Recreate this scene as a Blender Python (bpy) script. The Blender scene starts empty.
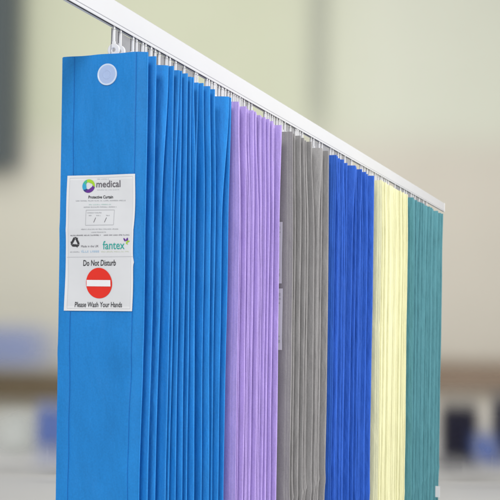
import bpy, math, random
import numpy as np
from mathutils import Matrix, Vector

random.seed(7)
rng = np.random.default_rng(7)
S = bpy.context.scene
COL = S.collection

# ------------------------------------------------------------------ camera
F = 1000.0                      # focal length in photo pixels (photo is 500 px wide)
TH = math.radians(19.6)         # angle between view axis and the rail
ROLL = 0.015
CAM = np.array([0.869, 0.0, 1.5])
RGT = np.array([math.cos(TH), math.sin(TH), 0.0])
FWD = np.array([-math.sin(TH), math.cos(TH), 0.0])
UP = np.array([0.0, 0.0, 1.0])
PX, PY = 250.0, 297.6

def unroll(px, py):
    x, yu = px - PX, PY - py
    c, s = math.cos(ROLL), math.sin(ROLL)
    return x * c - yu * s, yu * c + x * s

def ray(px, py):
    u, v = unroll(px, py)
    return RGT * u / F + UP * v / F + FWD

def on_y(px, py, Y):            # point of the photo on a plane across the rail
    d = ray(px, py)
    return CAM + d * ((Y - CAM[1]) / d[1])

def on_depth(px, py, Z):
    return CAM + ray(px, py) * Z

def tip_y(px, py, x=0.085):     # position along the rail of a fold edge seen at px, py
    d = ray(px, py)
    return (d * ((x - CAM[0]) / d[0]))[1]

cam = bpy.data.cameras.new('camera')
co = bpy.data.objects.new('camera', cam)
COL.objects.link(co)
cam.sensor_width = 36
cam.lens = 36 * F / 500
cam.shift_y = (PY - 250) / 500
cam.clip_end = 100
rc = RGT * math.cos(ROLL) + UP * math.sin(ROLL)
uc = UP * math.cos(ROLL) - RGT * math.sin(ROLL)
bk = -FWD
m = Matrix(((rc[0], uc[0], bk[0], CAM[0]), (rc[1], uc[1], bk[1], CAM[1]), (rc[2], uc[2], bk[2], CAM[2]), (0, 0, 0, 1)))
co.matrix_world = m
cam.dof.use_dof = True
cam.dof.focus_distance = 2.1
cam.dof.aperture_fstop = 20
S.camera = co

# ------------------------------------------------------------------ helpers
def lin(r, g, b):
    f = lambda c: (c / 255) / 12.92 if c / 255 <= 0.04045 else ((c / 255 + 0.055) / 1.055) ** 2.4
    return (f(r), f(g), f(b), 1)

def tag(o, label=None, cat=None, group=None, kind=None):
    if label: o['label'] = label
    if cat: o['category'] = cat
    if group: o['group'] = group
    if kind: o['kind'] = kind
    return o

def empty(name, loc):
    o = bpy.data.objects.new(name, None)
    o.empty_display_size = 0.1
    o.location = loc
    COL.objects.link(o)
    return o

def mesh(name, verts, faces, mats, parent=None, smooth=False, origin=None, midx=None):
    """verts are world positions; they are stored relative to origin / parent."""
    me = bpy.data.meshes.new(name)
    v = np.asarray(verts, float)
    off = np.array(parent.location) if parent is not None and origin is None else (np.array(origin) if origin is not None else np.zeros(3))
    base = parent
    me.from_pydata((v - off).tolist(), [], [list(map(int, f)) for f in faces])
    for mt in (mats if isinstance(mats, (list, tuple)) else [mats]):
        me.materials.append(mt)
    if midx is not None:
        me.polygons.foreach_set('material_index', list(midx))
    if smooth:
        me.polygons.foreach_set('use_smooth', [True] * len(me.polygons))
    me.update()
    o = bpy.data.objects.new(name, me)
    COL.objects.link(o)
    if base is not None:
        o.parent = base
    elif origin is not None:
        o.location = origin
    return o

def wloc(o):
    p = np.array(o.location)
    while o.parent:
        o = o.parent
        p = p + np.array(o.location)
    return p

def child_mesh(name, verts, faces, mats, parent, smooth=False, midx=None):
    o = mesh(name, np.asarray(verts, float) - wloc(parent), faces, mats, None, smooth, None, midx)
    o.parent = parent
    return o

def grid_faces(nr, nc):
    f = []
    for r in range(nr - 1):
        a = r * nc
        for c in range(nc - 1):
            f.append((a + c, a + c + 1, a + nc + c + 1, a + nc + c))
    return f

class MB:
    def __init__(s):
        s.v, s.f, s.m = [], [], []
    def add(s, v, f, m=0):
        b = len(s.v)
        s.v += [tuple(p) for p in v]
        s.f += [tuple(b + i for i in q) for q in f]
        s.m += [m] * len(f)
    def box(s, c, h, m=0, bev=0.0):
        x, y, z = c
        a, b, d = h
        if not bev:
            v = [(x + i * a, y + j * b, z + k * d) for i in (-1, 1) for j in (-1, 1) for k in (-1, 1)]
            s.add(v, [(0, 1, 3, 2), (4, 6, 7, 5), (0, 4, 5, 1), (2, 3, 7, 6), (0, 2, 6, 4), (1, 5, 7, 3)], m)
            return
        # box with chamfered vertical and horizontal edges
        v, idx = [], {}
        for i in (-1, 1):
            for j in (-1, 1):
                for k in (-1, 1):
                    for ax in range(3):
                        p = [x + i * (a - bev), y + j * (b - bev), z + k * (d - bev)]
                        p[ax] = (x + i * a, y + j * b, z + k * d)[ax]
                        idx[i, j, k, ax] = len(v)
                        v.append(p)
        f = []
        for sg in (-1, 1):
            q = [(-1, -1), (1, -1), (1, 1), (-1, 1)]
            f.append([idx[sg, p, r, 0] for p, r in q][::sg])
            f.append([idx[p, sg, r, 1] for p, r in q][::-sg])
            f.append([idx[p, r, sg, 2] for p, r in q][::sg])
        for p in (-1, 1):
            for r in (-1, 1):
                f.append([idx[p, r, -1, 0], idx[p, r, 1, 0], idx[p, r, 1, 1], idx[p, r, -1, 1]])
                f.append([idx[p, -1, r, 0], idx[p, 1, r, 0], idx[p, 1, r, 2], idx[p, -1, r, 2]])
                f.append([idx[-1, p, r, 1], idx[1, p, r, 1], idx[1, p, r, 2], idx[-1, p, r, 2]])
        for i in (-1, 1):
            for j in (-1, 1):
                for k in (-1, 1):
                    f.append([idx[i, j, k, t] for t in range(3)])
        s.add(v, f, m)
    def revolve_y(s, c, prof, n=24, m=0):   # profile of (radius, y offset) turned about the Y axis
        v, f = [], []
        for r, y in prof:
            for k in range(n):
                t = 2 * math.pi * k / n
                v.append((c[0] + r * math.cos(t), c[1] + y, c[2] + r * math.sin(t)))
        for i in range(len(prof) - 1):
            for k in range(n):
                f.append((i * n + k, i * n + (k + 1) % n, (i + 1) * n + (k + 1) % n, (i + 1) * n + k))
        s.add(v, f, m)
    def revolve_z(s, c, prof, n=10, m=0):
        v, f = [], []
        for r, z in prof:
            for k in range(n):
                t = 2 * math.pi * k / n
                v.append((c[0] + r * math.cos(t), c[1] + r * math.sin(t), c[2] + z))
        for i in range(len(prof) - 1):
            for k in range(n):
                f.append((i * n + k, i * n + (k + 1) % n, (i + 1) * n + (k + 1) % n, (i + 1) * n + k))
        s.add(v, f, m)

# ------------------------------------------------------------------ materials
def nodes(name):
    mt = bpy.data.materials.new(name)
    mt.use_nodes = True
    nt = mt.node_tree
    return mt, nt, nt.nodes['Principled BSDF'], nt.nodes['Material Output']

def plain(name, rgb, rough=0.5, var=0.04, scale=30, metallic=0.0):
    mt, nt, p, out = nodes(name)
    tc = nt.nodes.new('ShaderNodeTexCoord')
    nz = nt.nodes.new('ShaderNodeTexNoise')
    nz.inputs['Scale'].default_value = scale
    nz.inputs['Detail'].default_value = 3
    nt.links.new(tc.outputs['Object'], nz.inputs['Vector'])
    mx = nt.nodes.new('ShaderNodeMix')
    mx.data_type = 'RGBA'
    c = rgb
    mx.inputs[6].default_value = (c[0] * (1 - var), c[1] * (1 - var), c[2] * (1 - var), 1)
    mx.inputs[7].default_value = (min(1, c[0] * (1 + var)), min(1, c[1] * (1 + var)), min(1, c[2] * (1 + var)), 1)
    nt.links.new(nz.outputs['Fac'], mx.inputs[0])
    nt.links.new(mx.outputs[2], p.inputs['Base Color'])
    p.inputs['Roughness'].default_value = rough
    p.inputs['Metallic'].default_value = metallic
    return mt

def cloth_mat(name, rgb, transl=0.22, mott=0.09, crease=0.5):
    """spun-bonded nonwoven: cloudy fibre density, embossed dot grid, a little light passing through"""
    mt, nt, p, out = nodes(name)
    L = nt.links.new
    tc = nt.nodes.new('ShaderNodeTexCoord')
    n1 = nt.nodes.new('ShaderNodeTexNoise'); n1.inputs['Scale'].default_value = 22; n1.inputs['Detail'].default_value = 5
    n2 = nt.nodes.new('ShaderNodeTexNoise'); n2.inputs['Scale'].default_value = 320; n2.inputs['Detail'].default_value = 2
    mp = nt.nodes.new('ShaderNodeMapping'); mp.inputs['Scale'].default_value = (1, 1, 0.55)
    L(tc.outputs['Object'], mp.inputs['Vector'])
    L(mp.outputs[0], n1.inputs['Vector']); L(tc.outputs['Object'], n2.inputs['Vector'])
    ad = nt.nodes.new('ShaderNodeMath'); ad.operation = 'ADD'
    h1 = nt.nodes.new('ShaderNodeMath'); h1.operation = 'MULTIPLY'; h1.inputs[1].default_value = 0.5
    L(n2.outputs['Fac'], h1.inputs[0])
    h2 = nt.nodes.new('ShaderNodeMath'); h2.operation = 'MULTIPLY'; h2.inputs[1].default_value = 0.5
    L(n1.outputs['Fac'], h2.inputs[0]); L(h1.outputs[0], ad.inputs[0]); L(h2.outputs[0], ad.inputs[1])
    rp = nt.nodes.new('ShaderNodeMapRange')
    rp.inputs[1].default_value = 0.3; rp.inputs[2].default_value = 0.7
    rp.inputs[3].default_value = 1 - 1.3 * mott; rp.inputs[4].default_value = 1 + 1.3 * mott
    L(ad.outputs[0], rp.inputs[0])
    vm = nt.nodes.new('ShaderNodeVectorMath'); vm.operation = 'SCALE'
    vm.inputs[0].default_value = rgb[:3]
    L(rp.outputs[0], vm.inputs['Scale'])
    L(vm.outputs[0], p.inputs['Base Color'])
    p.inputs['Roughness'].default_value = 0.62
    p.inputs['Specular IOR Level'].default_value = 0.3
    p.inputs['Sheen Weight'].default_value = 0.06
    vo = nt.nodes.new('ShaderNodeTexVoronoi'); vo.inputs['Scale'].default_value = 520
    vo.inputs['Randomness'].default_value = 0.25
    L(tc.outputs['Object'], vo.inputs['Vector'])
    bm = nt.nodes.new('ShaderNodeBump'); bm.inputs['Strength'].default_value = 0.10; bm.inputs['Distance'].default_value = 0.0006
    L(vo.outputs['Distance'], bm.inputs['Height'])
    n3 = nt.nodes.new('ShaderNodeTexNoise'); n3.inputs['Scale'].default_value = 17; n3.inputs['Detail'].default_value = 4
    mp3 = nt.nodes.new('ShaderNodeMapping'); mp3.inputs['Scale'].default_value = (1, 1, 0.35); mp3.inputs['Rotation'].default_value = (0, 0.5, 0)
    L(tc.outputs['Object'], mp3.inputs['Vector']); L(mp3.outputs[0], n3.inputs['Vector'])
    b2 = nt.nodes.new('ShaderNodeBump'); b2.inputs['Strength'].default_value = crease; b2.inputs['Distance'].default_value = 0.022
    L(n3.outputs['Fac'], b2.inputs['Height']); L(bm.outputs[0], b2.inputs['Normal'])
    L(b2.outputs[0], p.inputs['Normal'])
    tr = nt.nodes.new('ShaderNodeBsdfTranslucent')
    L(vm.outputs[0], tr.inputs['Color']); L(b2.outputs[0], tr.inputs['Normal'])
    ms = nt.nodes.new('ShaderNodeMixShader'); ms.inputs[0].default_value = transl
    L(p.outputs[0], ms.inputs[1]); L(tr.outputs[0], ms.inputs[2]); L(ms.outputs[0], out.inputs['Surface'])
    return mt

def soft_mat(name, rgb, hx, hz, fx, fz, amax=1.0):
    """matte surface whose outline melts away over fx / fz metres (far out-of-focus things)"""
    mt, nt, p, out = nodes(name)
    L = nt.links.new
    p.inputs['Base Color'].default_value = rgb
    p.inputs['Roughness'].default_value = 0.9
    p.inputs['Specular IOR Level'].default_value = 0.1
    tc = nt.nodes.new('ShaderNodeTexCoord')
    sp = nt.nodes.new('ShaderNodeSeparateXYZ')
    L(tc.outputs['Object'], sp.inputs[0])
    outs = []
    for ax, h, fw in ((0, hx, fx), (2, hz, fz)):
        ab = nt.nodes.new('ShaderNodeMath'); ab.operation = 'ABSOLUTE'
        L(sp.outputs[ax], ab.inputs[0])
        mr = nt.nodes.new('ShaderNodeMapRange'); mr.interpolation_type = 'SMOOTHERSTEP'
        mr.inputs[1].default_value = h; mr.inputs[2].default_value = h - fw
        mr.inputs[3].default_value = 0; mr.inputs[4].default_value = 1
        L(ab.outputs[0], mr.inputs[0])
        outs.append(mr)
    mu = nt.nodes.new('ShaderNodeMath'); mu.operation = 'MULTIPLY'
    L(outs[0].outputs[0], mu.inputs[0]); L(outs[1].outputs[0], mu.inputs[1])
    m0 = nt.nodes.new('ShaderNodeMath'); m0.operation = 'MULTIPLY'; m0.inputs[1].default_value = amax
    L(mu.outputs[0], m0.inputs[0])
    m1 = nt.nodes.new('ShaderNodeMath'); m1.operation = 'SUBTRACT'; m1.inputs[0].default_value = 1.0; m1.use_clamp = True
    L(m0.outputs[0], m1.inputs[1])
    m3 = nt.nodes.new('ShaderNodeMath'); m3.operation = 'POWER'; m3.inputs[1].default_value = 0.5
    L(m1.outputs[0], m3.inputs[0])
    m2 = nt.nodes.new('ShaderNodeMath'); m2.operation = 'SUBTRACT'; m2.inputs[0].default_value = 1.0
    L(m3.outputs[0], m2.inputs[1])
    tr = nt.nodes.new('ShaderNodeBsdfTransparent')
    ms = nt.nodes.new('ShaderNodeMixShader')
    L(m2.outputs[0], ms.inputs[0]); L(tr.outputs[0], ms.inputs[1]); L(p.outputs[0], ms.inputs[2])
    L(ms.outputs[0], out.inputs['Surface'])
    return mt

M_RAIL = plain('white_rail_paint', (0.65, 0.655, 0.672, 1), 0.35, 0.015, 6)
M_SLOT = plain('rail_slot_shade', (0.22, 0.22, 0.25, 1), 0.5, 0.1, 20)  # darker than the rail paint, to deepen the shade inside the slot
M_PLASTIC = plain('white_plastic', (0.86, 0.86, 0.87, 1), 0.35, 0.03, 60)
M_SNAP = plain('pale_plastic_snap', (0.40, 0.51, 0.76, 1), 0.35, 0.05, 120)
M_SNAP_RIM = plain('snap_rim_plastic', (0.60, 0.70, 0.86, 1), 0.3, 0.05, 120)
M_LABEL = plain('label_paper', (0.69, 0.70, 0.72, 1), 0.55, 0.03, 40)
M_LABEL_EDGE = plain('label_margin', (0.76, 0.765, 0.78, 1), 0.5, 0.02, 40)
M_INK = plain('black_ink', (0.03, 0.03, 0.035, 1), 0.6)
M_DARK = plain('dark_grey_ink', (0.13, 0.12, 0.14, 1), 0.6)
M_GREY = plain('grey_ink', (0.38, 0.39, 0.41, 1), 0.6)
M_PALE = plain('pale_grey_ink', (0.55, 0.56, 0.59, 1), 0.6)
M_PALEGREEN = plain('pale_green_ink', (0.42, 0.60, 0.55, 1), 0.6)
M_PALEBLUE = plain('pale_blue_ink', (0.42, 0.58, 0.74, 1), 0.6)
M_PALEYEL = plain('pale_yellow_green_ink', (0.62, 0.66, 0.52, 1), 0.6)
M_TEAL = plain('teal_ink', lin(40, 165, 155), 0.6)
M_RED = plain('sign_red_ink', lin(228, 40, 22), 0.5)
M_WHITE = plain('white_ink', (0.85, 0.85, 0.86, 1), 0.5)
M_LIME = plain('lime_ink', lin(160, 205, 40), 0.6)
M_GREEN = plain('green_ink', lin(60, 180, 140), 0.6)
M_CYAN = plain('cyan_ink', lin(40, 160, 200), 0.6)
M_NAVY = plain('navy_ink', lin(40, 50, 120), 0.6)
M_PURPLE = plain('purple_ink', lin(95, 30, 140), 0.6)

# ------------------------------------------------------------------ curtain rail
W2 = 0.085                                     # half width of one pleat
TOP = 1.94
RZ0, RZ1 = 2.0, 2.048
Y_NEAR, Y_FAR = 0.75, 5.675

def build_rail():
    root = empty('curtain_rail', (0, Y_NEAR, RZ0))
    tag(root, 'long white curtain rail running overhead and carrying all six pleated curtains', 'curtain rail')
    h = 0.0045
    # C profile, open slot underneath; the lip on the camera side is thin
    prof = [(h - 0.0006, RZ0), (h, RZ0 + 0.0012), (h, RZ0 + 0.0052), (h - 0.0009, RZ0 + 0.0058), (h - 0.0009, RZ0 + 0.0066), (h - 0.0003, RZ0 + 0.0072), (h - 0.0003, RZ1 - 0.002), (h - 0.002, RZ1), (-h + 0.002, RZ1), (-h, RZ1 - 0.002),
            (-h, RZ0 + 0.014), (-0.0066, RZ0 + 0.0135), (-0.0066, RZ0), (-0.0012, RZ0), (-0.0012, RZ0 + 0.002), (-0.0034, RZ0 + 0.002),
            (-0.0034, RZ0 + 0.012), (0.0038, RZ0 + 0.012), (0.0038, RZ0 + 0.002), (0.0030, RZ0 + 0.002), (0.0030, RZ0)]
    ys = np.linspace(Y_NEAR, Y_FAR - 0.004, 40)
    n = len(prof)
    v, f, mi = [], [], []
    for y in ys:
        v += [(x, y, z) for x, z in prof]
    for i in range(len(ys) - 1):
        for k in range(n):
            a, b = i * n + k, i * n + (k + 1) % n
            f.append((a, a + n, b + n, b))
            mi.append(1 if 13 <= k <= 19 else 0)
    f.append(tuple(range(n)))
    mi.append(0)
    f.append(tuple((len(ys) - 1) * n + k for k in reversed(range(n))))
    mi.append(0)
    child_mesh('rail_profile', v, f, [M_RAIL, M_SLOT], root, midx=mi)
    b = MB()
    b.box((0, Y_FAR - 0.0015, (RZ0 + RZ1) / 2), (0.0053, 0.0025, 0.0245), 0, 0.0008)
    child_mesh('end_cap', b.v, b.f, M_PLASTIC, root)
build_rail()

# ------------------------------------------------------------------ pleated curtains
ZB = 0.16
ZS = np.concatenate([np.arange(ZB, 0.45, 0.04), np.arange(0.45, TOP - 0.004, 0.012), [TOP]])

def smooth01(t):
    t = np.clip(t, 0, 1)
    return t * t * (3 - 2 * t)

def wave(z, amp, seed, ks=(2.3, 5.1, 11.0)):
    r = np.random.default_rng(seed)
    o = np.zeros_like(z)
    for k in ks:
        o += np.sin(z * k * (0.8 + 0.4 * r.random()) + r.random() * 6.28) / (k / ks[0]) ** 0.7
    return amp * o / 1.7

def panel_relief(x, z, seed, xc, amp=1.0):
    """gentle wrinkles of a hanging front panel, turned back beyond its fold line xc(z)"""
    r = np.random.default_rng(seed)
    o = np.zeros(np.broadcast(x, z).shape)
    for i in range(7):
        a = r.uniform(-1.1, 1.1) + 1.57
        k = r.uniform(28, 80)
        o = o + np.sin(k * (x * math.cos(a) * 1.2 + z * math.sin(a) * 0.8) + r.random() * 6.28) * 0.050 / k
    o = o * amp * (1 - np.minimum(1, np.abs(x / W2)) ** 3) * (1 - smooth01((z - 1.78) / 0.14))
    for zc, sl in ((1.62, 0.0018), (1.395, 0.0022)):       # packing creases across the cloth
        o = o - sl * np.exp(-np.abs(z - zc) / 0.012)
    d = np.maximum(0, x - xc)
    return o + 0.30 * d + 0.0016 * np.exp(-np.abs(x - xc) / 0.0014)

class Curtain:
    pass

def build_curtain(name, label, mat, mid, top, seed, zc=None, bot=None, *, sub=0, wob=0.004, fold=0.012, tail=0.02, back=(0.001, 0.008)):
    c = Curtain()
    n = len(mid)
    ym = np.array([tip_y(p, 280) for p in mid])
    yt = []
    for p in top:                              # rail position of each fold at the top hem
        yy = tip_y(p, 100)
        for _ in range(6):
            q = np.array([W2, yy, TOP]) - CAM
            zz = q @ FWD
            vv = F * q[2] / zz; uu = F * (q @ RGT) / zz
            py = PY - (vv * math.cos(ROLL) - uu * math.sin(ROLL))
            yy = tip_y(p, py)
        yt.append(yy)
    yt = np.array(yt)
    r = np.random.default_rng(seed)
    rec = np.where(r.random(n) < 0.35, r.uniform(0.002, 0.009, n), 0.0)   # how far a fold edge stands back
    rec[0] = rec[-1] = 0
    if sub:
        nm, ntp, nr = [], [], []
        for i in range(n):
            nm.append(ym[i]); ntp.append(yt[i]); nr.append(float(rec[i]))
            if i < n - 1:
                for k in range(1, sub + 1):
                    t = k / (sub + 1) + r.uniform(-0.1, 0.1)
                    nm.append(ym[i] + (ym[i + 1] - ym[i]) * t); ntp.append(yt[i] + (yt[i + 1] - yt[i]) * t)
                    nr.append(r.uniform(*back))
        ym, yt, rec = np.array(nm), np.array(ntp), np.array(nr)
        n = len(ym)
    z = ZS
    wb = smooth01((1.50 - z) / 0.42)
    wt = smooth01((z - (TOP - 0.30)) / 0.30) ** 1.3
    common = wave(z, wob * 0.8, seed * 31 + 5)
    Yt = np.zeros((n, len(z))); Xt = np.zeros((n, len(z)))
    for i in range(n):
        y = ym[i] * (1 - wt) + yt[i] * wt
        y = y + (common + wave(z, wob * 0.45, seed * 97 + i)) * (1 - 0.8 * wt)
        if bot is not None:
            y = y + wb * 0.0036 * bot[i]
        Yt[i] = y
        Xt[i] = W2 - rec[i] + wave(z, 0.0014, seed * 53 + i, (3.1, 8.0, 19.0)) + (r.uniform(-0.003, 0.0015) if 0 < i < n - 1 else 0.0005)
        if zc:
            for q, amp in zc:
                Xt[i] += amp * np.exp(-np.abs(z - q - r.uniform(-0.006, 0.006)) / 0.02) * r.uniform(0.5, 1.2)
                Yt[i] += 0.6 * amp * np.tanh((z - q) / 0.012) * r.uniform(0.3, 1.0)
    Yt[0] = ym[0] + (common + 0.0) * 0.35 * (1 - wt) if seed == 1 else Yt[0]
    if bot is not None: Xt[0] -= 0.006 * wb
    Yt = np.sort(Yt, axis=0)
    for i in range(1, n):
        Yt[i] = np.maximum(Yt[i], Yt[i - 1] + 0.0048)
    cols = []
    # front panel, from its free edge to the first fold
    npn = 120
    y0, x0 = Yt[0], Xt[0]
    c.xc = (lambda zz: np.interp(zz, z, x0) - fold)
    c.relief = lambda x, zz: np.interp(zz, z, y0) + panel_relief(x, zz, seed * 7 + 1, c.xc(zz), 1.0 if seed == 1 else 0.35) - 0.30 * fold
    for k in range(npn):
        t = k / npn
        x = -W2 + (x0 - 0.0012 + W2) * (t ** 0.92)
        cols.append(np.stack([x, c.relief(x, z), z], 1))
    ybase = cols[-1][:, 1]
    rr = 0.0020
    for i in range(n):
        nxt = Yt[i + 1] if i < n - 1 else Yt[i] + tail
        yi, xi = Yt[i], Xt[i]
        if i == 0:
            yi = np.maximum(ybase + 0.0012, yi)
        # the rounded fold edge
        for a in ((-60, 0, 60) if i == 0 else (-75, -38, 0, 38, 75)):
            a = math.radians(a)
            cols.append(np.stack([xi - rr + rr * math.cos(a), yi + rr * math.sin(a), z], 1))
        half = (nxt - yi) / 2
        xl = -W2 + 0.004 * r.random()
        ex1, ex2 = r.uniform(0.6, 1.05), r.uniform(0.5, 1.0)
        ts = np.array([0.012, 0.03, 0.06, 0.1, 0.15, 0.22, 0.35, 0.55, 0.75, 0.9, 0.97])
        for t in ts:                           # back side of this fold, away from the camera side
            y = yi + rr + np.maximum(half - rr, 0.0004) * t ** ex1
            cols.append(np.stack([xi - rr + (xl - xi + rr) * t, y, z], 1))
        if i == n - 1:
            break
        cols.append(np.stack([np.full_like(z, xl - 0.001), yi + half, z], 1))
        for t in ts[::-1]:
            y = nxt - rr - np.maximum(half - rr, 0.0004) * t ** ex2
            cols.append(np.stack([Xt[i + 1] - rr + (xl - Xt[i + 1] + rr) * t, y, z], 1))
    nc, nr_ = len(cols), len(z)
    A = np.stack(cols, 1)                      # rows z, columns along the path
    jag = np.zeros((nr_, nc)); jag[-1] = 0.0004 * np.sin(np.arange(nc) * 0.13 + seed)
    A[:, :, 2] += jag
    root = empty(name, (0, float(ym[0]), ZB))
    tag(root, label, 'curtain', 'pleated disposable curtains hanging side by side')
    o = child_mesh('pleated_cloth', A.reshape(-1, 3), grid_faces(nr_, nc), mat, root, smooth=True)
    c.root, c.Yt, c.Xt, c.y0, c.n = root, Yt, Xt, y0, n
    c.ym, c.yt = ym, yt
    return c

# measured fold edges along the rail (mid height, top)
BLUE_M = [144.4, 153, 164.6, 171, 174.8, 179.6, 185, 191.4, 195.6, 199.8, 205.2, 210, 215.8, 221.5, 227.6]
BLUE_T = [151, 156.5, 172.2, 174, 181.2, 182.6, 187.5, 193, 194.6, 203.2, 205, 210.5, 216, 230, 231.2]
PUR_M = [238.8, 242.6, 246.5, 251, 254.8, 259, 262.8, 267, 270, 274, 279]
PUR_T = [238.5, 242, 247.5, 249, 255, 257, 263, 267, 270.5, 274.5, 282]
GRY_M = [292, 296.5, 301, 305.5, 309.5, 314, 318, 323, 327.6]
GRY_T = [293, 297, 301, 305, 309, 311.5, 323, 324.5, 328.6]
ROY_M = [334, 339, 343, 347, 351.5, 355.5, 359.5, 364, 367.5, 372.6]
ROY_T = [336, 338.5, 344.5, 346, 355, 356.5, 362, 364, 367, 374]
YEL_M = [381, 386, 390.5, 394, 397.5, 401, 404.5, 407.2]
YEL_T = [382, 386, 391, 394, 397.2, 401, 404.5, 407.8]
TEA_M = [414, 419, 423.5, 427.5, 431.5, 436, 441.6]
TEA_T = [413.5, 421.5, 424, 430, 432, 438, 443]

M_BLUE = cloth_mat('sky_blue_nonwoven', lin(28, 133, 211), 0.09)
M_PUR = cloth_mat('lilac_nonwoven', lin(186, 164, 228), 0.09)
M_GRY = cloth_mat('grey_nonwoven', lin(154, 152, 152), 0.09)
M_ROY = cloth_mat('royal_blue_nonwoven', lin(42, 98, 200), 0.09)
M_YEL = cloth_mat('pale_yellow_nonwoven', lin(236, 234, 190), 0.09, 0.05, 0.3)
M_TEA = cloth_mat('teal_nonwoven', lin(84, 144, 154), 0.09)

blue = build_curtain('pleated_curtain', 'bright sky blue pleated curtain nearest on the rail, with printed label and round snap', M_BLUE, BLUE_M, BLUE_T, 1, None, [-1.5, -2.0, -3.0, -2, -1, -1, 0, 0, 2, 2.5, 2, 3.0, 1.5, 0, -1], sub=0, wob=0.0025, fold=0.021)
lilac = build_curtain('pleated_curtain', 'lilac purple pleated curtain hanging between the sky blue and grey curtains', M_PUR, PUR_M, PUR_T, 2, None, sub=1, wob=0.0025, back=(0.003, 0.012))
grey = build_curtain('pleated_curtain', 'grey pleated curtain hanging between the lilac and royal blue curtains', M_GRY, GRY_M, GRY_T, 3, [(1.5 - 0.182 * 2.95, 0.004)], sub=1, wob=0.003, back=(0.004, 0.013))
royal = build_curtain('pleated_curtain', 'deep royal blue pleated curtain hanging between the grey and pale yellow curtains', M_ROY, ROY_M, ROY_T, 4, [(1.5 - 0.195 * 3.5, 0.0025)], sub=1, wob=0.004, back=(0.003, 0.012))
yellow = build_curtain('pleated_curtain', 'pale yellow pleated curtain hanging between the royal blue and teal curtains', M_YEL, YEL_M, YEL_T, 5, [(1.5 - 0.2 * 4.0, 0.002)], sub=3, wob=0.004, back=(0.002, 0.009))
teal = build_curtain('pleated_curtain', 'teal green pleated curtain hanging last at the far end of the rail', M_TEA, TEA_M, TEA_T, 6, [(1.5 - 0.178 * 4.7, 0.004)], sub=2, wob=0.005, back=(0.002, 0.010))

# ------------------------------------------------------------------ hooks that join each curtain to the rail
def build_gliders(c, step=1, dense=False):
    proto = None
    k = 0
    for i in range(0, c.n, step):
        nxt = c.yt[i + 1] if i < c.n - 1 else c.yt[i] + 0.02
        if dense and i > 0 and nxt - c.yt[i] > 0.014 and proto is not None:
            g = proto.copy(); COL.objects.link(g); g.parent = c.root
            g.location = (random.uniform(-0.001, 0.001), c.yt[i] + 0.78 * (nxt - c.yt[i]) - base[1], random.uniform(-0.0008, 0.0008))
            hk = hook.copy(); COL.objects.link(hk); hk.parent = g; hk.location = (random.uniform(-0.002, 0.002), 0, random.uniform(-0.001, 0.003))
        y = c.yt[i] + min(0.006, 0.3 * (nxt - c.yt[i])) if i == 0 else c.yt[i] + 0.3 * (nxt - c.yt[i])
        x = 0.0005 + random.uniform(-0.001, 0.001)
        if i == 0: x, y = 0.0, y + 0.012
        if proto is None:
            b = MB()
            # runner head inside the slot, neck, stem, eye
            b.revolve_z((0, 0, RZ0 + 0.0045), [(0.0001, 0.004), (0.0022, 0.0035), (0.0026, 0.001), (0.0026, -0.001), (0.0017, -0.003), (0.0017, -0.0052), (0.0023, -0.0062), (0.0023, -0.0090), (0.0001, -0.0095)], 10)
            b.box((0, 0, RZ0 - 0.020), (0.0024, 0.0012, 0.0145), 0, 0.0005)
            proto = child_mesh('glider', np.array(b.v) + np.array([x, y, 0]), b.f, M_PLASTIC, c.root)
            b = MB()
            zc = RZ0 - 0.0435
            b.revolve_y((0, 0, zc), [(0.0040, -0.0012), (0.0050, -0.0018), (0.0112, -0.0018), (0.0122, -0.0010), (0.0122, 0.0010), (0.0112, 0.0018), (0.0050, 0.0018), (0.0040, 0.0012), (0.0040, -0.0012)], 20)
            b.box((0.002, 0, zc - 0.0155), (0.0050, 0.0012, 0.0070), 0, 0.0005)
            b.box((0, 0, zc + 0.0125), (0.0034, 0.0014, 0.0036), 0, 0.0005)
            hook = child_mesh('hook_eye', np.array(b.v) + np.array([x, y, 0]), b.f, M_PLASTIC, proto)
            base = np.array([x, y, 0.0])
        else:
            g = proto.copy(); COL.objects.link(g); g.parent = c.root
            g.location = (x - base[0], y - base[1], random.uniform(-0.0008, 0.0008))
            hk_dx = random.uniform(-0.002, 0.002)
            hk = hook.copy(); COL.objects.link(hk); hk.parent = g; hk.location = (hk_dx, 0, 0.003 if k == 1 else random.uniform(-0.002, 0.003))
        k += 1
M_GAP_FILL = plain('grey_gap_fill', (0.30, 0.30, 0.31, 1), 0.7, 0.12, 90)
def gap_fill(c):  # grey sheet added to tone the gaps between the gliders
    ya, yb = float(c.yt[0]) + 0.014, float(c.yt[-1]) + 0.02
    ys = np.linspace(ya, yb, 60)
    z1 = RZ0 - 0.0025 + 0.0005 * np.sin(ys * 90.0)
    v = []
    for y, zt in zip(ys, z1):
        v += [(-0.0050, y, TOP - 0.012), (-0.0042, y, (TOP + zt) / 2), (-0.0036, y, zt)]
    child_mesh('gap_fill', v, grid_faces(60, 3), M_GAP_FILL, c.root, smooth=True)
for c_ in (blue, lilac, grey, royal, yellow, teal):
    gap_fill(c_)
build_gliders(blue)
build_gliders(lilac)
build_gliders(grey)
for c_ in (royal, yellow, teal):
    build_gliders(c_, 2)

# ------------------------------------------------------------------ things on the front panel of the sky blue curtain
YP = float(np.interp(1.65, ZS, blue.y0))

def pt(px, py):
    p = on_y(px, py, YP)
    return p[0], p[2]

def lay(xz, lift):
    xz = np.asarray(xz, float)
    y = blue.relief(xz[:, 0], xz[:, 1]) - lift
    return np.stack([xz[:, 0], y, xz[:, 1]], 1)

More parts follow.
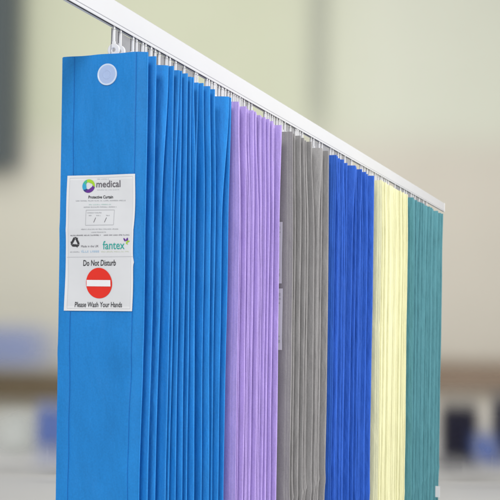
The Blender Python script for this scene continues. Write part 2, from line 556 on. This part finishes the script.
# side hem
zs = np.linspace(1.0, TOP - 0.001, 90)
hx = np.linspace(0, 1, 5)
hw = pt(76.2, 120)[0]
P = np.array([(-W2 - 0.0006 + (hw + W2) * t, q) for q in zs for t in hx])
hv = lay(P, 0.0012)
hv[np.arange(len(hv)) % 5 == 4, 1] += 0.0012
child_mesh('side_hem', hv, grid_faces(len(zs), 5), M_BLUE, blue.root, smooth=True)

# crease shade as darker blue strips: one along the hem, one along the fold strip on the other side
M_CREASE_SHADE = cloth_mat('blue_crease_shade', lin(14, 108, 190), 0.1)
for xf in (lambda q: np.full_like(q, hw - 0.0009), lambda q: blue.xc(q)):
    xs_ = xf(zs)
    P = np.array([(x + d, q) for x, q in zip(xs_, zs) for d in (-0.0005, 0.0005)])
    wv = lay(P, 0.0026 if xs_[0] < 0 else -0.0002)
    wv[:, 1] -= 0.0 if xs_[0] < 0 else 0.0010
    child_mesh('crease_shade', wv, grid_faces(len(zs), 2), M_CREASE_SHADE, blue.root)

# snap fastener
sx, sz = pt(109, 75.3)
b = MB()
ysn = float(blue.relief(np.array([sx]), np.array([sz]))[0])
b.revolve_y((sx, ysn, sz), [(0.0198, -0.0002), (0.0198, -0.0018), (0.0192, -0.0024), (0.0178, -0.0025), (0.0168, -0.0020)], 48, 1)
b.revolve_y((sx, ysn, sz), [(0.0168, -0.0020), (0.0090, -0.0021), (0.0083, -0.0027), (0.0070, -0.0027), (0.0062, -0.0021), (0.0001, -0.0020)], 48, 0)
child_mesh('snap_button', b.v, b.f, [M_SNAP, M_SNAP_RIM], blue.root, midx=b.m)

# label sheet
def quad_grid(tl, tr, br, bl, nx, nz, lift, notch=None):
    pts = []
    for j in range(nz):
        t = j / (nz - 1)
        for i in range(nx):
            s = i / (nx - 1)
            px = (tl[0] * (1 - s) + tr[0] * s) * (1 - t) + (bl[0] * (1 - s) + br[0] * s) * t
            py = (tl[1] * (1 - s) + tr[1] * s) * (1 - t) + (bl[1] * (1 - s) + br[1] * s) * t
            if notch: px += notch(s, t)
            pts.append(pt(px, py))
    return lay(pts, lift)
def nudge(s, t):
    return (1.1 * math.exp(-abs(t - 0.64) / 0.02) + 0.25 * math.sin(t * 9)) * (s ** 8) - 0.25 * math.sin(t * 7 + 1) * (1 - s) ** 8
NX, NZ = 28, 60
lv = quad_grid((70, 176.3), (137.3, 174.4), (134.2, 311.2), (66.8, 310.6), NX, NZ, 0.0032, nudge)
lf = grid_faces(NZ, NX)
lf = [f[::-1] for f in lf]
lmi = []
for r_ in range(NZ - 1):
    for c_ in range(NX - 1):
        lmi.append(1 if r_ in (0, 1) or r_ >= NZ - 3 or c_ < 1 or c_ >= NX - 2 else 0)
LAB = child_mesh('label', lv, lf, [M_LABEL, M_LABEL_EDGE], blue.root, smooth=True, midx=lmi)
tag(LAB, 'white printed label with a red no entry sign')

def flat_poly(polys, lift):
    v, f, m_ = [], [], []
    for poly, mi in polys:
        if len(poly) == 4:                     # long thin strokes follow the cloth in short steps
            P = [np.array(q, float) for q in poly]
            n_ = max(2, int(np.linalg.norm(P[1] - P[0]) / 0.004))
            b0 = len(v)
            for i in range(n_ + 1):
                t = i / n_
                v += [tuple(P[0] * (1 - t) + P[1] * t), tuple(P[3] * (1 - t) + P[2] * t)]
            f += [(b0 + 2 * i, b0 + 2 * i + 2, b0 + 2 * i + 3, b0 + 2 * i + 1) for i in range(n_)]
            m_ += [mi] * n_
            continue
        b0 = len(v)
        v += list(poly)
        f.append(tuple(range(b0, b0 + len(poly))))
        m_.append(mi)
    return lay(v, lift), f, m_

def line_poly(a, b, w):     # a, b in photo px, w in metres
    a, b = np.array(pt(*a)), np.array(pt(*b))
    d = (b - a) / np.linalg.norm(b - a)
    nrm = np.array([-d[1], d[0]]) * w / 2
    return [a + nrm, b + nrm, b - nrm, a - nrm]

def lettering(text, l, r, ytop, ybot, mat, bold=0.0, shear=0.0, slope=-0.012, name='lettering'):
    cu = bpy.data.curves.new('lettering', 'FONT')
    cu.body = text
    cu.size = 1
    cu.offset = bold
    cu.shear = shear
    cu.fill_mode = 'FRONT'
    cu.resolution_u = 3
    o = bpy.data.objects.new('lettering_source', cu)
    COL.objects.link(o)
    bpy.context.view_layer.update()
    me = bpy.data.meshes.new_from_object(o.evaluated_get(bpy.context.evaluated_depsgraph_get()))
    v = np.array([x.co[:2] for x in me.vertices])
    f = [tuple(p.vertices) for p in me.polygons]
    bpy.data.objects.remove(o)
    bpy.data.curves.remove(cu)
    bpy.data.meshes.remove(me)
    lo, hi = v.min(0), v.max(0)
    s = (v - lo) / (hi - lo)
    cx = (l + r) / 2
    dl, dr = slope * (l - cx), slope * (r - cx)
    bl_, br_, tl_ = np.array(pt(l, ybot + dl)), np.array(pt(r, ybot + dr)), np.array(pt(l, ytop + dl))
    q = bl_ + s[:, :1] * (br_ - bl_) + s[:, 1:] * (tl_ - bl_)
    return child_mesh(name, lay(q, 0.0040), f, mat, LAB)

def small_print(l, r, y, h, mat, seed, slope=-0.012, dens=0.8):
    rr_ = random.Random(seed)
    polys, x = [], l
    cx = (l + r) / 2
    while x < r:
        wl = rr_.randint(3, 9)
        for _ in range(wl):
            w = h * rr_.uniform(0.35, 0.7)
            if x + w > r: break
            up = h * (0.5 if rr_.random() < 0.3 else 0.2)
            yy = y + slope * (x - cx)
            kind = rr_.random()
            s = w * 0.3
            bars = [(x, x + s, up, h / 2)]
            if kind < 0.5: bars.append((x + w - s, x + w, 0.2 * h, h / 2))
            if kind < 0.75: bars.append((x, x + w, 0.2 * h, -0.0 * h))
            if kind > 0.4: bars.append((x, x + w, -0.3 * h, h / 2))
            for a, b_, t_, bt in bars:
                polys.append(([pt(a, yy + bt), pt(b_, yy + bt), pt(b_, yy - t_), pt(a, yy - t_)], 0))
            x += w + h * 0.22
        x += h * 0.5
    v, f, m_ = [], [], []
    k = 0
    for poly, _ in polys:
        v += poly; f.append((k, k + 1, k + 2, k + 3)); k += 4
    vv = lay(v, 0.0040)
    vv[:, 1] -= (np.arange(len(vv)) // 4 % 4) * 0.00003
    return child_mesh('small_print', vv, f, mat, LAB)

lettering('medical', 98, 122.6, 180.9, 187.7, M_DARK, 0.012)
small_print(98.6, 111, 179.2, 1.1, M_PALE, 1)
small_print(99, 121.5, 190.0, 1.0, M_PALE, 2)
lettering('Protective Curtain', 91, 115.2, 195.9, 199.0, M_INK, 0.02)
small_print(79, 127.6, 201.0, 1.25, M_GREY, 3)
small_print(92, 113.5, 204.9, 1.2, M_PALEGREEN, 4)
small_print(87, 119, 207.4, 1.25, M_GREY, 5)
small_print(90.8, 106, 213.2, 1.1, M_GREY, 6)
small_print(92.3, 95.2, 216.0, 1.1, M_GREY, 7)
small_print(99.8, 104.6, 215.9, 1.1, M_GREY, 8)
small_print(109.2, 112.8, 215.8, 1.1, M_GREY, 9)
small_print(84.9, 122, 229.5, 1.2, M_GREY, 10)
small_print(95, 110, 232.6, 1.1, M_GREY, 11)
small_print(73.6, 104, 235.6, 1.3, M_DARK, 12)
small_print(107, 132.4, 235.3, 1.3, M_DARK, 13)
lettering('Made in the UK', 84.2, 101.6, 245.5, 247.6, M_DARK, 0.0)
lettering('fantex', 105.8, 127.6, 241.3, 249.6, M_TEAL, 0.006)
small_print(73.0, 82.5, 252.1, 1.2, M_GREY, 14)
small_print(84.2, 101.8, 251.4, 2.6, M_PALEBLUE, 15)
small_print(104, 132, 251.7, 1.3, M_PALEYEL, 16)
lettering('Do Not Disturb', 85.6, 118.9, 260.2, 266.0, M_INK, 0.012, 0.12, -0.008)
lettering('Please Wash Your Hands', 77.4, 124.2, 302.0, 307.2, M_INK, 0.010, 0.06, 0.004)

# date box and slashes
bx = [line_poly((89.5, 210.7), (116.8, 210.3), 0.0005), line_poly((116.8, 210.3), (116.4, 225.3), 0.0005),
      line_poly((116.4, 225.3), (89.2, 225.8), 0.0005), line_poly((89.2, 225.8), (89.5, 210.7), 0.0005)]
v, f, m_ = flat_poly([(p, 0) for p in bx], 0.0040)
v[:, 1] -= np.linspace(0, 0.00016, len(v))
child_mesh('date_box', v, f, M_GREY, LAB)
v, f, m_ = flat_poly([(line_poly((97.3, 223), (99.2, 218.2), 0.0009), 0), (line_poly((107.7, 222.8), (109.6, 218.0), 0.0009), 0)], 0.0040)
child_mesh('date_slashes', v, f, M_DARK, LAB)
v, f, m_ = flat_poly([(line_poly((69.5, 257.4), (135.4, 256.8), 0.0006), 0)], 0.0040)
child_mesh('divider_line', v, f, M_PALE, LAB)
bx = [line_poly((72.3, 178.7), (135.2, 176.9), 0.0004), line_poly((72.3, 178.7), (69.8, 308.2), 0.0004), line_poly((69.8, 308.2), (132.4, 308.8), 0.0004), line_poly((135.2, 176.9), (132.4, 308.8), 0.0004)]
v, f, m_ = flat_poly([(p, 0) for p in bx], 0.0039)
v[:, 1] -= np.linspace(0, 0.00016, len(v))
child_mesh('border_line', v, f, M_PALE, LAB)

# no entry sign
cx, cz = pt(101.3, 283.2)
R = (pt(101.3, 268)[1] - pt(101.3, 298.4)[1]) / 2
vs, fs, ms_ = [], [], []
N = 64
disc = [(cx + R * 0.985 * math.cos(2 * math.pi * k / N), cz + R * math.sin(2 * math.pi * k / N)) for k in range(N)]
dv = lay([(cx, cz)] + disc, 0.0041)
df = [(0, 1 + k, 1 + (k + 1) % N) for k in range(N)]
q = [pt(88.8, 286.3), pt(113.2, 286.3), pt(113.2, 280.0), pt(88.8, 280.0)]
qv = lay([(q[0][0] * (1 - s) + q[1][0] * s, q[0][1] * (1 - t) + q[3][1] * t) for t in (0, 1) for s in np.linspace(0, 1, 9)], 0.0048)
qf = [(65 + i, 66 + i, 75 + i, 74 + i) for i in range(8)]
child_mesh('no_entry_sign', np.vstack([dv, qv]), df + qf, [M_RED, M_WHITE], LAB, midx=[0] * N + [1] * 8)

# round swirl logo
cx, cz = pt(90.6, 186.5)
R = (pt(97, 186)[0] - pt(85, 186)[0]) / 2
N = 60
cols_ = [M_LIME, M_GREEN, M_CYAN, M_NAVY, M_PURPLE]
vs, fs, ms_ = [], [], []
for k in range(N):
    t = 2 * math.pi * k / N
    tw = t + 0.35
    ri = R * (0.50 + 0.07 * math.cos(3 * t + 0.6))
    vs.append((cx + R * math.cos(t), cz + R * math.sin(t)))
    vs.append((cx + R * 0.06 + ri * math.cos(tw), cz + R * 0.06 + ri * math.sin(tw)))
for k in range(N):
    a, b2_ = 2 * k, 2 * ((k + 1) % N)
    fs.append((a, b2_, b2_ + 1, a + 1))
    d = 360 * k / N
    ms_.append(0 if d < 105 or d > 345 else 1 if d < 150 else 2 if d < 215 else 3 if d < 240 else 4)
vv = lay(vs, 0.0041)
child_mesh('round_logo', vv, fs, cols_, LAB, midx=ms_)

# flower mark after the teal name
cx, cz = pt(129.6, 241.6)
u = R / 6.0
def petal(cx, cz, ang, ln, wd):
    c_, s_ = math.cos(ang), math.sin(ang)
    o = []
    for k in range(14):
        t = k / 14 * 2 * math.pi
        a = ln * (0.5 - 0.5 * math.cos(t)); w_ = wd * math.sin(t) * (0.6 + 0.4 * math.cos(t * 0.5) ** 2)
        o.append((cx + a * c_ - w_ * s_, cz + a * s_ + w_ * c_))
    return o
v, f, m_ = flat_poly([(petal(cx - u, cz, 2.2, 3.4 * u, 1.0 * u), 0), (petal(cx, cz, 1.3, 3.2 * u, 1.1 * u), 0), (petal(cx, cz - 0.5 * u, 0.25, 3.0 * u, 0.9 * u), 1), (petal(cx - 0.5 * u, cz - u, -0.8, 2.4 * u, 0.8 * u), 1)], 0.0041)
v[:, 1] -= np.repeat(np.arange(4) * 0.00004, 14)
child_mesh('flower_mark', v, f, [M_PURPLE, M_LIME], LAB, midx=m_)

# recycling arrows
cx, cz = pt(78.3, 242.8)
R = (pt(83, 242)[0] - pt(73.6, 242)[0]) / 2
polys = []
for k in range(3):
    a = math.radians(90 + 120 * k)
    rot = lambda x, y: (cx + R * (x * math.cos(a - math.pi / 2) - y * math.sin(a - math.pi / 2)), cz + R * 1.02 * (x * math.sin(a - math.pi / 2) + y * math.cos(a - math.pi / 2)))
    polys.append(([rot(*p) for p in [(-0.78, 0.18), (-0.40, 0.82), (-0.16, 0.98), (0.05, 0.62), (-0.08, 0.52), (-0.40, -0.04)]], 0))
    polys.append(([rot(*p) for p in [(-0.10, 0.99), (0.22, 0.99), (0.42, 0.80), (0.60, 0.90), (0.52, 0.30), (0.00, 0.56), (0.16, 0.64)]], 0))
v, f, m_ = flat_poly(polys, 0.0041)
child_mesh('recycling_symbol', v, f, M_INK, LAB)

# ------------------------------------------------------------------ labels glimpsed on other curtains
def side_label(c, x_px, y0, y1, w):
    yp = float(c.ym[0])
    a, bq = on_y(x_px, y0, yp), on_y(x_px, y1, yp)
    n1, n2 = 8, 14
    xs = np.linspace(a[0] - w, a[0], n1)
    zz = np.linspace(bq[2], a[2], n2)
    v = np.array([(x, float(c.relief(np.array([x]), np.array([q]))[0]) - 0.002, q) for q in zz for x in xs])
    lab = child_mesh('label', v, grid_faces(n2, n1), M_LABEL_EDGE, c.root, smooth=True)
    b = MB()
    for t, dx, hh in ((0.10, 0.006, 0.004), (0.17, 0.005, 0.002), (0.24, 0.007, 0.002), (0.78, 0.006, 0.002), (0.86, 0.005, 0.004)):
        q = a[2] * (1 - t) + bq[2] * t
        x = a[0] - dx - 0.004
        yy = float(c.relief(np.array([x]), np.array([q]))[0]) - 0.0028
        b.box((x, yy, q), (0.004, 0.0002, hh))
    child_mesh('small_print', b.v, b.f, M_PALE, lab)
    return lab
tag(side_label(grey, 283.2, 222, 283.5, 0.13), 'upper white label, seen edge on')
tag(side_label(grey, 283.2, 288.5, 350, 0.13), 'lower white label, seen edge on')

# small tag poking out at the bottom of the teal curtain
yq = tip_y(437.5, 489, 0.09)
p0, p1 = on_y(436.8, 495.2, yq), on_y(441.4, 484.6, yq)
b = MB()
b.box(((p0[0] + p1[0]) / 2, yq - 0.05, (p0[2] + p1[2]) / 2), ((p1[0] - p0[0]) / 2, 0.0012, (p1[2] - p0[2]) / 2), 0, 0.0005)
o = child_mesh('tag', b.v, b.f, M_LABEL_EDGE, teal.root)
tag(o, 'small white tag at the outer edge')

# ------------------------------------------------------------------ room behind, far out of focus
ZW = 9.2
def wall_mat():
    mt, nt, p, out = nodes('painted_wall')
    L = nt.links.new
    p.inputs['Roughness'].default_value = 0.9
    p.inputs['Specular IOR Level'].default_value = 0.1
    tc = nt.nodes.new('ShaderNodeTexCoord')
    sp = nt.nodes.new('ShaderNodeSeparateXYZ')
    L(tc.outputs['Object'], sp.inputs[0])
    mr = nt.nodes.new('ShaderNodeMapRange'); mr.interpolation_type = 'SMOOTHERSTEP'
    mr.inputs[1].default_value = 2.62; mr.inputs[2].default_value = 3.30
    L(sp.outputs[2], mr.inputs[0])
    r1 = nt.nodes.new('ShaderNodeMapRange'); r1.interpolation_type = 'SMOOTHERSTEP'
    r1.inputs[1].default_value = -0.2; r1.inputs[2].default_value = 1.6
    L(sp.outputs[0], r1.inputs[0])
    up_ = nt.nodes.new('ShaderNodeMix'); up_.data_type = 'RGBA'
    up_.inputs[6].default_value = lin(203, 206, 182); up_.inputs[7].default_value = lin(216, 218, 202)
    L(r1.outputs[0], up_.inputs[0])
    lo_ = nt.nodes.new('ShaderNodeMix'); lo_.data_type = 'RGBA'
    lo_.inputs[6].default_value = lin(212, 209, 194); lo_.inputs[7].default_value = lin(211, 205, 192)
    L(r1.outputs[0], lo_.inputs[0])
    mx = nt.nodes.new('ShaderNodeMix'); mx.data_type = 'RGBA'
    L(mr.outputs[0], mx.inputs[0]); L(lo_.outputs[2], mx.inputs[6]); L(up_.outputs[2], mx.inputs[7])
    nz = nt.nodes.new('ShaderNodeTexNoise'); nz.inputs['Scale'].default_value = 1.1; nz.inputs['Detail'].default_value = 1
    L(tc.outputs['Object'], nz.inputs['Vector'])
    n2 = nt.nodes.new('ShaderNodeMapRange'); n2.inputs[3].default_value = 0.96; n2.inputs[4].default_value = 1.04
    L(nz.outputs['Fac'], n2.inputs[0])
    vm = nt.nodes.new('ShaderNodeVectorMath'); vm.operation = 'SCALE'
    sk = nt.nodes.new('ShaderNodeMapRange'); sk.interpolation_type = 'SMOOTHERSTEP'
    sk.inputs[1].default_value = 0.75; sk.inputs[2].default_value = 0.0
    L(sp.outputs[2], sk.inputs[0])
    mb = nt.nodes.new('ShaderNodeMix'); mb.data_type = 'RGBA'
    mb.inputs[7].default_value = lin(212, 212, 212)
    L(sk.outputs[0], mb.inputs[0]); L(mx.outputs[2], mb.inputs[6])
    L(mb.outputs[2], vm.inputs[0])
    p.inputs['Specular IOR Level'].default_value = 0.0; L(n2.outputs[0], vm.inputs['Scale'])
    L(vm.outputs[0], p.inputs['Base Color'])
    return mt
wc = CAM + FWD * ZW
b = MB()
prof = [(-0.9 * (1 - math.sin(a)), 0.9 * (1 - math.cos(a)) - 0.006) for a in np.linspace(0, math.pi / 2, 90)] + [(0, 5.2), (0.16, 5.2), (0.16, -0.3), (-0.9, -0.3)]
npf = len(prof)
v = [(x, y, z) for x in (-5.0, 5.0) for y, z in prof]
f = [(k, npf + k, npf + (k + 1) % npf, (k + 1) % npf) for k in range(npf)] + [tuple(range(npf)), tuple(npf + k for k in reversed(range(npf)))]
wall = mesh('wall', v, f, wall_mat())
wall.location = (wc[0], wc[1], 0)
wall.rotation_euler = (0, 0, TH)
tag(wall, kind='structure')

def floor_mat():
    mt, nt, p, out = nodes('pale_vinyl_floor')
    L = nt.links.new
    tc = nt.nodes.new('ShaderNodeTexCoord')
    nz = nt.nodes.new('ShaderNodeTexNoise'); nz.inputs['Scale'].default_value = 1.5; nz.inputs['Detail'].default_value = 3
    L(tc.outputs['Object'], nz.inputs['Vector'])
    mx = nt.nodes.new('ShaderNodeMix'); mx.data_type = 'RGBA'
    mx.inputs[6].default_value = lin(211, 211, 212); mx.inputs[7].default_value = lin(213, 213, 212)
    L(nz.outputs['Fac'], mx.inputs[0]); L(mx.outputs[2], p.inputs['Base Color'])
    p.inputs['Roughness'].default_value = 0.9
    p.inputs['Specular IOR Level'].default_value = 0.0
    return mt
b = MB()
b.box((0, 5, -0.05), (7, 9, 0.05))
fl = mesh('floor', b.v, b.f, floor_mat())
fl.rotation_euler = (0, 0, TH)
tag(fl, kind='structure')

def soft_box(name, x0, x1, y0, y1, Z, rgb, fx, fz, depth=0.12, root=None, label=None, cat=None, amax=0.94):
    """a box-shaped thing at depth Z; x/y are where its half-faded outline falls in the photo"""
    k = Z / F
    fxm, fzm = fx * k, fz * k
    c = on_depth((x0 + x1) / 2, (y0 + y1) / 2, Z)
    hx_, hz_ = (x1 - x0) / 2 * k + fxm / 2, (y1 - y0) / 2 * k + fzm / 2
    b = MB()
    b.box((0, depth / 2, 0), (hx_, depth / 2, hz_), 0, min(0.02, depth / 3))
    mt = soft_mat('soft_' + name, rgb, hx_, hz_, fxm, fzm, amax)
    o = mesh(name, b.v, b.f, mt)
    if root is not None:
        o.parent = root
        o.location = c - np.array(root.location)
    else:
        o.location = c
    o.rotation_euler = (0, 0, TH)
    if label: tag(o, label, cat)
    return o

soft_box('wall_panel', -60, 19, -60, 168, 8.9, lin(92, 100, 102), 44, 40, 0.08, None, 'tall dark grey panel on the wall at the far left, out of focus', 'panel')
soft_box('wall_stripe', 309, 329, -60, 128, 9.1, lin(176, 178, 170), 40, 110, 0.05, None, 'faint grey vertical pipe on the wall above the curtain rail, out of focus', 'stripe', 0.38)  # faint grey stripe just in front of the wall

def table(x0, x1, y0, y1, Z, rgb, rgb2, label):
    c = on_depth((x0 + x1) / 2, (y0 + y1) / 2, Z)
    root = empty('wooden_table', (c[0], c[1], 0))
    tag(root, label, 'table')
    soft_box('tabletop', x0, x1, y0, y1, Z, rgb, 70, 44, 0.5, root)
    return root
table(-90, 150, 374, 404, 8.5, lin(108, 92, 68), None, 'brown wooden table behind the sky blue curtain, out of focus')
table(390, 590, 366, 394, 8.6, lin(150, 130, 112), None, 'brown wooden table to the right of the teal curtain, out of focus')
soft_box('storage_box', -50, 44, 328, 368, 8.55, lin(142, 156, 200), 76, 44, 0.3, None, 'pale blue box resting on the brown table at the left edge, out of focus', 'box', 0.85)
soft_box('cabinet', -6, 32, 414, 454, 8.3, lin(214, 218, 214), 38, 40, 0.4, None, 'white cabinet standing under the left brown table, out of focus', 'cabinet')

def chair(xb0, xb1, yb0, yb1, ys1, Z, rgb, seat_rgb, label, seat=None):
    c = on_depth((xb0 + xb1) / 2, yb1, Z)
    root = empty('office_chair', (c[0], c[1], 0))
    tag(root, label, 'chair')
    soft_box('backrest', xb0, xb1, yb0, yb1, Z, rgb, 26, 40, 0.07, root, amax=0.98)
    sx0, sx1 = seat or (xb0 - 2, xb1 + 2)
    soft_box('seat', sx0, sx1, yb1 + 1, ys1, Z - 0.3, seat_rgb, 30, 26, 0.4, root, amax=0.6)
    return root
chair(36, 72, 406, 450, 468, 8.2, lin(100, 122, 186), lin(150, 158, 196), 'blue chair at the table behind the sky blue curtain, out of focus')
chair(442, 478, 404, 464, 470, 8.2, lin(30, 30, 48), lin(70, 70, 84), 'dark navy chair just right of the teal curtain, out of focus')
chair(493, 530, 396, 458, 468, 8.3, lin(34, 36, 58), lin(90, 112, 176), 'dark navy chair with blue seat at the right edge, out of focus')
soft_box('seat_cushion', 476, 500, 437, 463, 7.9, lin(84, 106, 168), 32, 34, 0.2, None, 'bright blue cushion between the two dark navy chairs, out of focus', 'cushion')

# ------------------------------------------------------------------ light
w = bpy.data.worlds.new('World')
S.world = w
w.use_nodes = True
w.node_tree.nodes['Background'].inputs[0].default_value = (1.0, 0.99, 0.98, 1)
w.node_tree.nodes['Background'].inputs[1].default_value = 0.52

def area(name, loc, target, size, power, col=(1, 1, 1)):
    l = bpy.data.lights.new(name, 'AREA')
    l.shape = 'RECTANGLE'
    l.size, l.size_y = size
    l.energy = power
    l.color = col
    o = bpy.data.objects.new(name, l)
    COL.objects.link(o)
    o.location = loc
    d = Vector(target) - Vector(loc)
    o.rotation_euler = d.to_track_quat('-Z', 'Y').to_euler()
    return o
area('key_softbox', (4.3, 3.2, 2.7), (0, 3.2, 1.6), (1.6, 1.6), 188, (1, 0.99, 0.975))
area('front_fill', (1.5, -3.8, 4.2), (0, 2.6, 1.6), (1.2, 1.2), 198, (0.98, 0.99, 1))  # added fill that brightens the front panels
area('wall_fill', (-2.0, 5.2, 4.5), (-2.7, 8.6, 1.2), (3.5, 1.5), 62, (1, 0.99, 0.965))  # added fill that brightens the back wall, out of view

# ------------------------------------------------------------------ render settings
S.render.engine = 'CYCLES'
S.cycles.use_denoising = True
S.cycles.max_bounces = 8
S.cycles.diffuse_bounces = 4
S.cycles.transparent_max_bounces = 24
S.cycles.transmission_bounces = 6
S.view_settings.view_transform = 'Standard'
S.view_settings.look = 'None'
S.view_settings.exposure = 0
